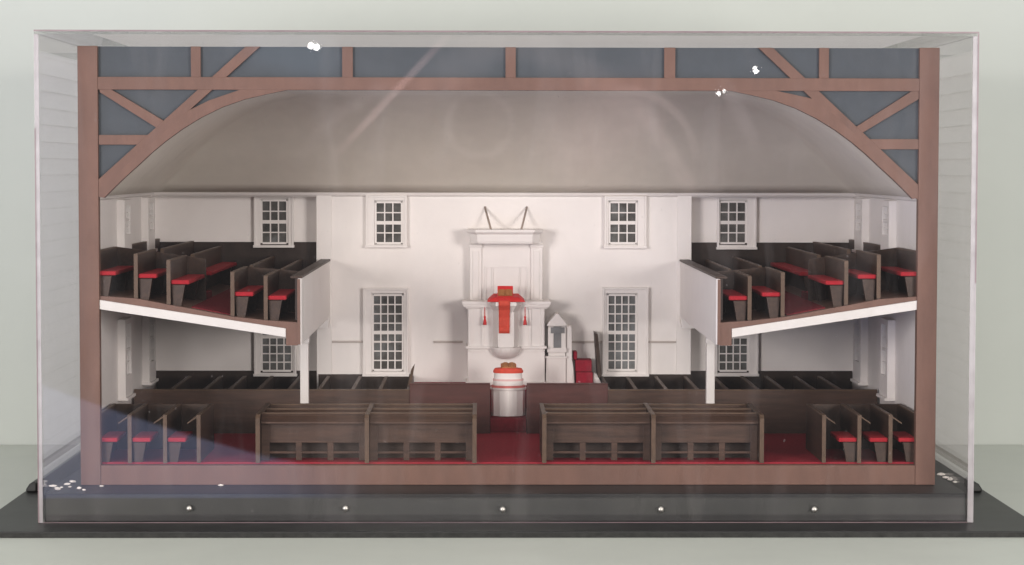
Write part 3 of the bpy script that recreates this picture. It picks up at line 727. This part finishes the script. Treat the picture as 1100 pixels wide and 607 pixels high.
def open_book(cx, cy, z, w, d, tilt, mat_c, mat_p, label, back=0.0):
    r = empty('open_book', (cx, cy, z), label, 'book')
    c, s_ = math.cos(tilt), math.sin(tilt)
    def q(x, v, h): return (cx + x, cy + v * c - h * s_, z + v * s_ + h * c)
    prof = [(-w, 1.2), (-w * .55, 3.0), (-w * .15, 2.6), (0, 1.4), (w * .15, 2.6), (w * .55, 3.0), (w, 1.2)]
    mb = MB().loft([[q(x, v, h) for x, h in prof] + [q(x, v, .55) for x, h in prof[::-1]] for v in (-d, d)])
    build('pages', mb, mat_p, r)
    w2 = w + .7; d2 = d + .7
    mb = MB().add([q(-w2, -d2, -.3), q(w2, -d2, -.3), q(w2, d2 + back, -.3), q(-w2, d2 + back, -.3), q(-w2, -d2, .5), q(w2, -d2, .5), q(w2, d2 + back, .5), q(-w2, d2 + back, .5)],
                  [(0, 3, 2, 1), (4, 5, 6, 7), (0, 1, 5, 4), (1, 2, 6, 5), (2, 3, 7, 6), (3, 0, 4, 7)])
    build('cover', mb, mat_c, r)
    return r
bx, bz = P(542.7, 320, YT + 14)
open_book(bx, YT + 12, bz + 5.6, 9.0, 4.6, math.radians(48), 'cloth', 'tan', 'open tan-paged book propped on the red pulpit cushion', 6.5)

# ------------------------------------------------------------------ reading desk (font) before the chancel
fx, fy, fz = 2.6, 318.0, -302.3
fo = empty('altar_desk', (fx, fy, fz), 'small white fluted desk with rounded front standing on the red carpeted step', 'altar desk')
def dd_(r, z, n=20, fl=0.0, ry=None):
    return [(fx + (r + fl * (k % 2)) * math.cos(2 * math.pi * k / n), fy + (r + fl * (k % 2)) * .72 * math.sin(2 * math.pi * k / n), z) for k in range(n)]
def zf(y): return P(545, y, fy - 12)[1]
build('pedestal', MB().loft([dd_(20.6, fz + .1, 24, -.8), dd_(20.6, zf(419.5), 24, -.8)]), 'trim', fo, 0.2)
build('rim', MB().loft([dd_(21.5, zf(419.6), 32), dd_(22.3, zf(418.6), 32), dd_(22.3, zf(417), 32)]), 'trim', fo, smooth=False)
build('red_band', MB().loft([dd_(20.3, zf(416.9), 32), dd_(20.3, zf(414.6), 32)]), 'rose', fo)
build('drum', MB().loft([dd_(18.2, zf(414.5), 32), dd_(18.2, zf(409.5), 32), dd_(17.2, zf(409.3), 32), dd_(17.0, zf(401.3), 32)]), 'trim', fo)
build('pink_band', MB().loft([dd_(18.6, zf(409.6), 32), dd_(18.6, zf(407.6), 32)]), 'pink', fo)
co = tag(build('desk_cloth', MB().loft([dd_(18.2, zf(401.2), 24), dd_(18.5, zf(399.3), 24), dd_(16.5, zf(396.4), 24), dd_(12, zf(395.9), 24)]), 'orange'), 'orange-red cloth cover laid over the top of the white altar desk', 'cloth')
open_book(fx + .4, fy - 3, zf(396.2) + 2.2, 8.8, 6.5, math.radians(18), 'orange', 'tan', 'open book lying on the orange-red cloth of the altar desk')

# ------------------------------------------------------------------ stair gate beside the pulpit
YG = 412.0
sgate = empty('stair_gate', (70, 425, PLZ), 'white pulpit stair enclosure with gabled gate and small grey glazed opening', 'stair gate')
gx = lambda x, y=370: P(x, y, YG)[0]
gz = lambda y: P(600, y, YG)[1]
build('base_block', box(gx(586.5), gx(608), YG, YB - .5, PLZ + .15, gz(385)), 'trim', sgate, 0.4)
build('base_cap', box(gx(585.5), gx(609), YG - 2, YB - .55, gz(385) + .02, gz(382.6)), 'trim', sgate, 0.3)
build('upper_block', box(gx(589), gx(607.5), YG + 2, YB - .5, gz(382.5), gz(350)), 'trim', sgate, 0.3)
mb = MB().box(gx(588.6), gx(594.6), YG - 1, YG + 1.95, gz(378), gz(352)).box(gx(603), gx(607.8), YG - 1, YG + 1.95, gz(378), gz(352)).box(gx(588), gx(608.4), YG - 2.4, YG + 1.9, gz(378.5), gz(373.6))
build('gate_frame', mb, 'trim', sgate, 0.3)
build('gate_glass', box(gx(594.7), gx(602.9), YG + .6, YG + 1.9, gz(373.5), gz(351)), 'grey_glass', sgate)
build('lintel', box(gx(591.5), gx(606.5), YG - 1.4, YG - 1.05, gz(358), gz(351.5)), 'grey_glass', sgate)
mb = MB().prism([(gx(587.2), gz(350)), (gx(609), gz(350)), (gx(607.6), gz(346.5)), (gx(599.6), gz(337)), (gx(597.2), gz(337)), (gx(588.8), gz(346.5))], YG - 4.5, YB - .6)
build('pediment', mb, 'trim', sgate, 0.4)
mb = MB().prism([(gx(608.4), PLZ + .2), (gx(617.5), PLZ + .2), (gx(616), gz(395)), (gx(614.6), gz(386)), (gx(614), gz(350.5)), (gx(608.4), gz(350.5))], YG + 3, YB - .5)
build('stair_wall', mb, 'trim', sgate, 0.4)

# ------------------------------------------------------------------ red steps
YH = 405.0
hx = lambda x: P(x, 395, YH)[0]; hz = lambda y: P(628, y, YH)[1]
steps = empty('pulpit_steps', (hx(627), 415, PLZ), 'short flight of crimson carpeted steps rising beside the white stair gate', 'steps')
build('step', box(hx(619), hx(637), YH, YH + 40, PLZ + .2, hz(400)), 'crimson', steps, 0.8)
build('step', box(hx(618.6), hx(636.2), YH + 11, YH + 40, hz(400) + .05, hz(388.3) + .8), 'crimson', steps, 0.8)
build('step', box(hx(616.5), hx(620.5), YH + 16, YH + 40, hz(388.3) + .85, hz(379)), 'crimson', steps, 0.8)
mb = MB().prism([(hx(637.6), PLZ + .2), (hx(647), PLZ + .2), (hx(641.5), hz(402.5)), (hx(638), hz(400.5))], YH + 6, YH + 24)
tag(build('stair_block', mb, 'trim', None, 0.4), 'little white sloped block between the crimson steps and the leaning brown board', 'block')

# ------------------------------------------------------------------ crumbs on the plinth
def crumb(px, py, r, label, group):
    x, y = onZ(px, py, PZ)
    y = max(y, -62)
    bm = bmesh.new(); bmesh.ops.create_icosphere(bm, subdivisions=1, radius=r * 1.2)
    sx, sy, sz = random.uniform(.9, 1.5), random.uniform(.7, 1.1), random.uniform(.4, .7)
    mb = MB()
    vs = [(v.co.x * sx * random.uniform(.75, 1.2), v.co.y * sy * random.uniform(.75, 1.2), v.co.z * sz * random.uniform(.75, 1.1)) for v in bm.verts]
    zmin = min(v[2] for v in vs)
    mb.add([(x + a, y + b_, PZ + .1 + c - zmin) for a, b_, c in vs], [[v.index for v in f.verts] for f in bm.faces]); bm.free()
    tag(build('crumb', mb, 'crumb'), label, 'crumb', group)
for px, py, r in ((57, 523.5, 2.6), (62, 527, 3.0), (72, 521.5, 3.4), (78, 519, 3.0), (75, 524, 1.9), (85, 526, 2.0), (90, 527.5, 1.5), (66, 524.5, 1.5)):
    crumb(px, py, r, 'tiny white foam crumb in the scatter beside the left terracotta post', 'crumbs by the left post')
crumb(109, 523, 2.0, 'single white crumb just in front of the left end of the terracotta sill', 'loose crumbs')
crumb(237, 522.5, 2.2, 'single white crumb on the plinth before the left long pew end', 'loose crumbs')
for px, py, r in ((1011, 511, 3.2), (1016, 514, 3.0), (1021, 516.5, 3.0), (1026, 519, 2.2)):
    crumb(px, py, r, 'tiny white foam crumb in the line beside the right terracotta post', 'crumbs by the right post')

# ------------------------------------------------------------------ camera
cd = bpy.data.cameras.new('camera'); cam = bpy.data.objects.new('camera', cd); col.objects.link(cam)
from mathutils import Matrix
R3 = Matrix((rt, up, -fw)).transposed()
cam.matrix_world = Matrix.Translation(Vector((CAM.x * S, CAM.y * S, (CAM.z + ZO) * S))) @ R3.to_4x4()
cd.sensor_width = 36.0; cd.lens = 36.0 * F / 1100.0; cd.clip_start = 0.05; cd.clip_end = 100
scene.camera = cam

# ------------------------------------------------------------------ light: room lamps and an added fill lamp in front, room light around
def area(name, loc, target, size, power, c=(1, .95, .89), sy=None):
    d = bpy.data.lights.new(name, 'AREA'); d.energy = power; d.color = c; d.size = size
    if sy: d.shape = 'RECTANGLE'; d.size_y = sy
    o = bpy.data.objects.new(name, d); col.objects.link(o)
    o.location = loc; v = Vector(target) - Vector(loc)
    o.rotation_euler = v.to_track_quat('-Z', 'Y').to_euler()
    return o
area('front_light', (-1.38, -2.2, 0.50), (0, .4, .2), 0.6, 43)
area('front_light', (1.38, -2.2, 0.50), (0, .4, .2), 0.6, 43)
area('front_light', (-0.1, -3.0, 1.12), (0, .4, .2), 0.5, 14)  # added centre fill, evens out the rear wall brightness
area('ceiling_lamp', (0, -0.75, 2.6), (0, 0.1, 0), 1.6, 15, (1, .98, .92))
def bulb(px, py, dist, r, power):
    # a small bulb far behind the camera whose mirror image falls on the front sheet
    d0 = ray(px, py); t = (CF - CAM.y) / d0.y; p = CAM + t * d0
    q = Vector((p.x + d0.x / d0.y * dist, p.y - dist, p.z + d0.z / d0.y * dist))
    d = bpy.data.lights.new('ceiling_bulb', 'POINT'); d.energy = power; d.shadow_soft_size = r; d.color = (1, .97, .93)
    o = bpy.data.objects.new('ceiling_bulb', d); col.objects.link(o)
    o.location = (q.x * S, q.y * S, (q.z + ZO) * S)
bulb(334, 49.2, 7000, 0.013, 0.26)
bulb(340, 50.6, 7000, 0.013, 0.26)
bulb(811, 73, 7000, 0.007, 0.06)
bulb(812, 76.5, 7000, 0.010, 0.15)
bulb(772, 100.5, 7000, 0.008, 0.08)
bulb(778, 97.5, 7000, 0.006, 0.04)

w = bpy.data.worlds.new('World'); scene.world = w; w.use_nodes = True
wn, wl = w.node_tree.nodes, w.node_tree.links
bg = wn['Background']; bg.inputs['Strength'].default_value = 1.0
# pale ambient, with pane reflections painted in: bluish low corner, streaks, arcs, blobs
tcw = wn.new('ShaderNodeTexCoord'); sep = wn.new('ShaderNodeSeparateXYZ'); wl.new(tcw.outputs['Generated'], sep.inputs[0])
def wmath(op, a, b=None, c=None):
    m = wn.new('ShaderNodeMath'); m.operation = op
    for k, v in enumerate((a, b, c)):
        if v is None: continue
        if isinstance(v, (int, float)): m.inputs[k].default_value = v
        else: wl.new(v, m.inputs[k])
    return m.outputs[0]
def wstep(v, lo, hi):
    m = wn.new('ShaderNodeMapRange'); m.interpolation_type = 'SMOOTHSTEP'
    m.inputs['From Min'].default_value = lo; m.inputs['From Max'].default_value = hi
    wl.new(v, m.inputs['Value']); return m.outputs['Result']
back = wmath('MULTIPLY', wmath('MINIMUM', sep.outputs['Y'], -0.2), -1.0)
sa = wmath('MULTIPLY', wmath('DIVIDE', sep.outputs['X'], back), 2400.0)     # horizontal slope behind the camera, per 2400
sb_ = wmath('MULTIPLY', wmath('DIVIDE', sep.outputs['Z'], back), 2400.0)
behind = wstep(wmath('MULTIPLY', sep.outputs['Y'], -1.0), 0.25, 0.5)
def streak(x0, y0, x1, y1, w, feather=1.0):
    L = math.hypot(x1 - x0, y1 - y0); ux, uy = (x1 - x0) / L, (y1 - y0) / L
    dx = wmath('SUBTRACT', sa, x0); dy = wmath('SUBTRACT', sb_, y0)
    tt = wmath('ADD', wmath('MULTIPLY', dx, ux), wmath('MULTIPLY', dy, uy))
    nn = wmath('ABSOLUTE', wmath('ADD', wmath('MULTIPLY', dx, -uy), wmath('MULTIPLY', dy, ux)))
    a = wmath('SUBTRACT', 1.0, wstep(nn, w * .2, w))
    e = wmath('MULTIPLY', wstep(tt, 0, L * .35), wmath('SUBTRACT', 1.0, wstep(tt, L * .65, L)))
    return wmath('MULTIPLY', a, e)
amb = (0.50, 0.50, 0.505)
layers = []
# low corner: below a falling curve
curve = wmath('SUBTRACT', sb_, wmath('ADD', -322.0, wmath('MULTIPLY', wmath('POWER', wmath('MAXIMUM', wmath('MULTIPLY', wmath('ADD', sa, 180.0), -1 / 235.0), 0.0), 1.25), 66.0)))
layers.append((wmath('MULTIPLY', wmath('SUBTRACT', 1.0, wstep(curve, -3, 3)), wmath('SUBTRACT', 1.0, wstep(sa, -270, -90))), (0.75, 0.84, 1.3)))
layers.append((streak(-170, 0, -20, 160, 6), (1.7, 1.15, 1.1)))
layers.append((streak(-110, 40, 40, 160, 34), (0.42, 0.36, 0.36)))
layers.append((streak(150, 100, 245, -60, 14), (0.75, 0.58, 0.56)))
layers.append((streak(60, -20, 210, 110, 46), (0.42, 0.30, 0.30)))
layers.append((streak(250, 110, 300, 10, 12), (0.60, 0.52, 0.52)))
layers.append((streak(-300, 160, -130, 100, 40), (0.25, 0.38, 0.52)))
layers.append((wmath('SUBTRACT', 1.0, wstep(sb_, -345, -325)), (0.03, 0.03, 0.035)))
def arc(cx, cy, r, w):
    q = wmath('SUBTRACT', wmath('POWER', wmath('ADD', wmath('POWER', wmath('SUBTRACT', sa, cx), 2.0), wmath('POWER', wmath('SUBTRACT', sb_, cy), 2.0)), 0.5), r)
    return wmath('SUBTRACT', 1.0, wstep(wmath('ABSOLUTE', q), w * .2, w))
def blob(cx, cy, r):
    q = wmath('POWER', wmath('ADD', wmath('POWER', wmath('SUBTRACT', sa, cx), 2.0), wmath('POWER', wmath('SUBTRACT', sb_, cy), 2.0)), 0.5)
    return wmath('SUBTRACT', 1.0, wstep(q, r * .2, r))
upper = wstep(sb_, -20, 60)
layers.append((wmath('MULTIPLY', arc(150, 5, 78, 7), wmath('MULTIPLY', upper, wstep(sa, 120, 200))), (0.9, 0.70, 0.66)))
layers.append((wmath('MULTIPLY', arc(20, -40, 170, 22), wmath('MULTIPLY', upper, wstep(sa, -60, 60))), (0.42, 0.34, 0.32)))
layers.append((wmath('MULTIPLY', arc(-60, -60, 150, 12), wmath('MULTIPLY', upper, wmath('SUBTRACT', 1.0, wstep(sa, -140, -70)))), (0.38, 0.32, 0.33)))
layers.append((blob(120, 40, 90), (0.36, 0.20, 0.19)))
layers.append((blob(-134, 66, 9), (0.45, 0.4, 0.36)))
layers.append((blob(-120, 60, 80), (0.10, 0.09, 0.10)))
layers.append((blob(-95, -290, 130), (0.22, 0.15, 0.11)))
ring = wmath('SUBTRACT', wmath('POWER', wmath('ADD', wmath('POWER', wmath('ADD', sa, 4.0), 2.0), wmath('POWER', wmath('SUBTRACT', sb_, 46.0), 2.0)), 0.5), 34.0)
layers.append((wmath('SUBTRACT', 1.0, wstep(wmath('ABSOLUTE', ring), 1.0, 6.0)), (0.40, 0.35, 0.34)))
layers.append((wstep(wmath('MULTIPLY', sep.outputs['Y'], -1.0), 0.945, 0.972), (-0.40, -0.40, -0.40)))  # painted dark cone behind the camera, weakens the veil mirrored in the pane
acc = wn.new('ShaderNodeRGB'); acc.outputs[0].default_value = (*amb, 1); acc = acc.outputs[0]
for f_, c_ in layers:
    k = wmath('MULTIPLY', f_, behind)
    m = wn.new('ShaderNodeVectorMath'); m.operation = 'SCALE'; m.inputs[0].default_value = c_; wl.new(k, m.inputs['Scale'])
    ad = wn.new('ShaderNodeVectorMath'); ad.operation = 'ADD'; wl.new(acc, ad.inputs[0]); wl.new(m.outputs[0], ad.inputs[1]); acc = ad.outputs[0]
wl.new(acc, bg.inputs['Color'])

scene.render.engine = 'CYCLES'
scene.cycles.use_denoising = True
scene.cycles.max_bounces = 14; scene.cycles.transparent_max_bounces = 24; scene.cycles.glossy_bounces = 8; scene.cycles.diffuse_bounces = 5
scene.cycles.sample_clamp_indirect = 6
scene.view_settings.view_transform = 'Standard'; scene.view_settings.look = 'None'
scene.view_settings.exposure = 0.0; scene.view_settings.gamma = 1.0
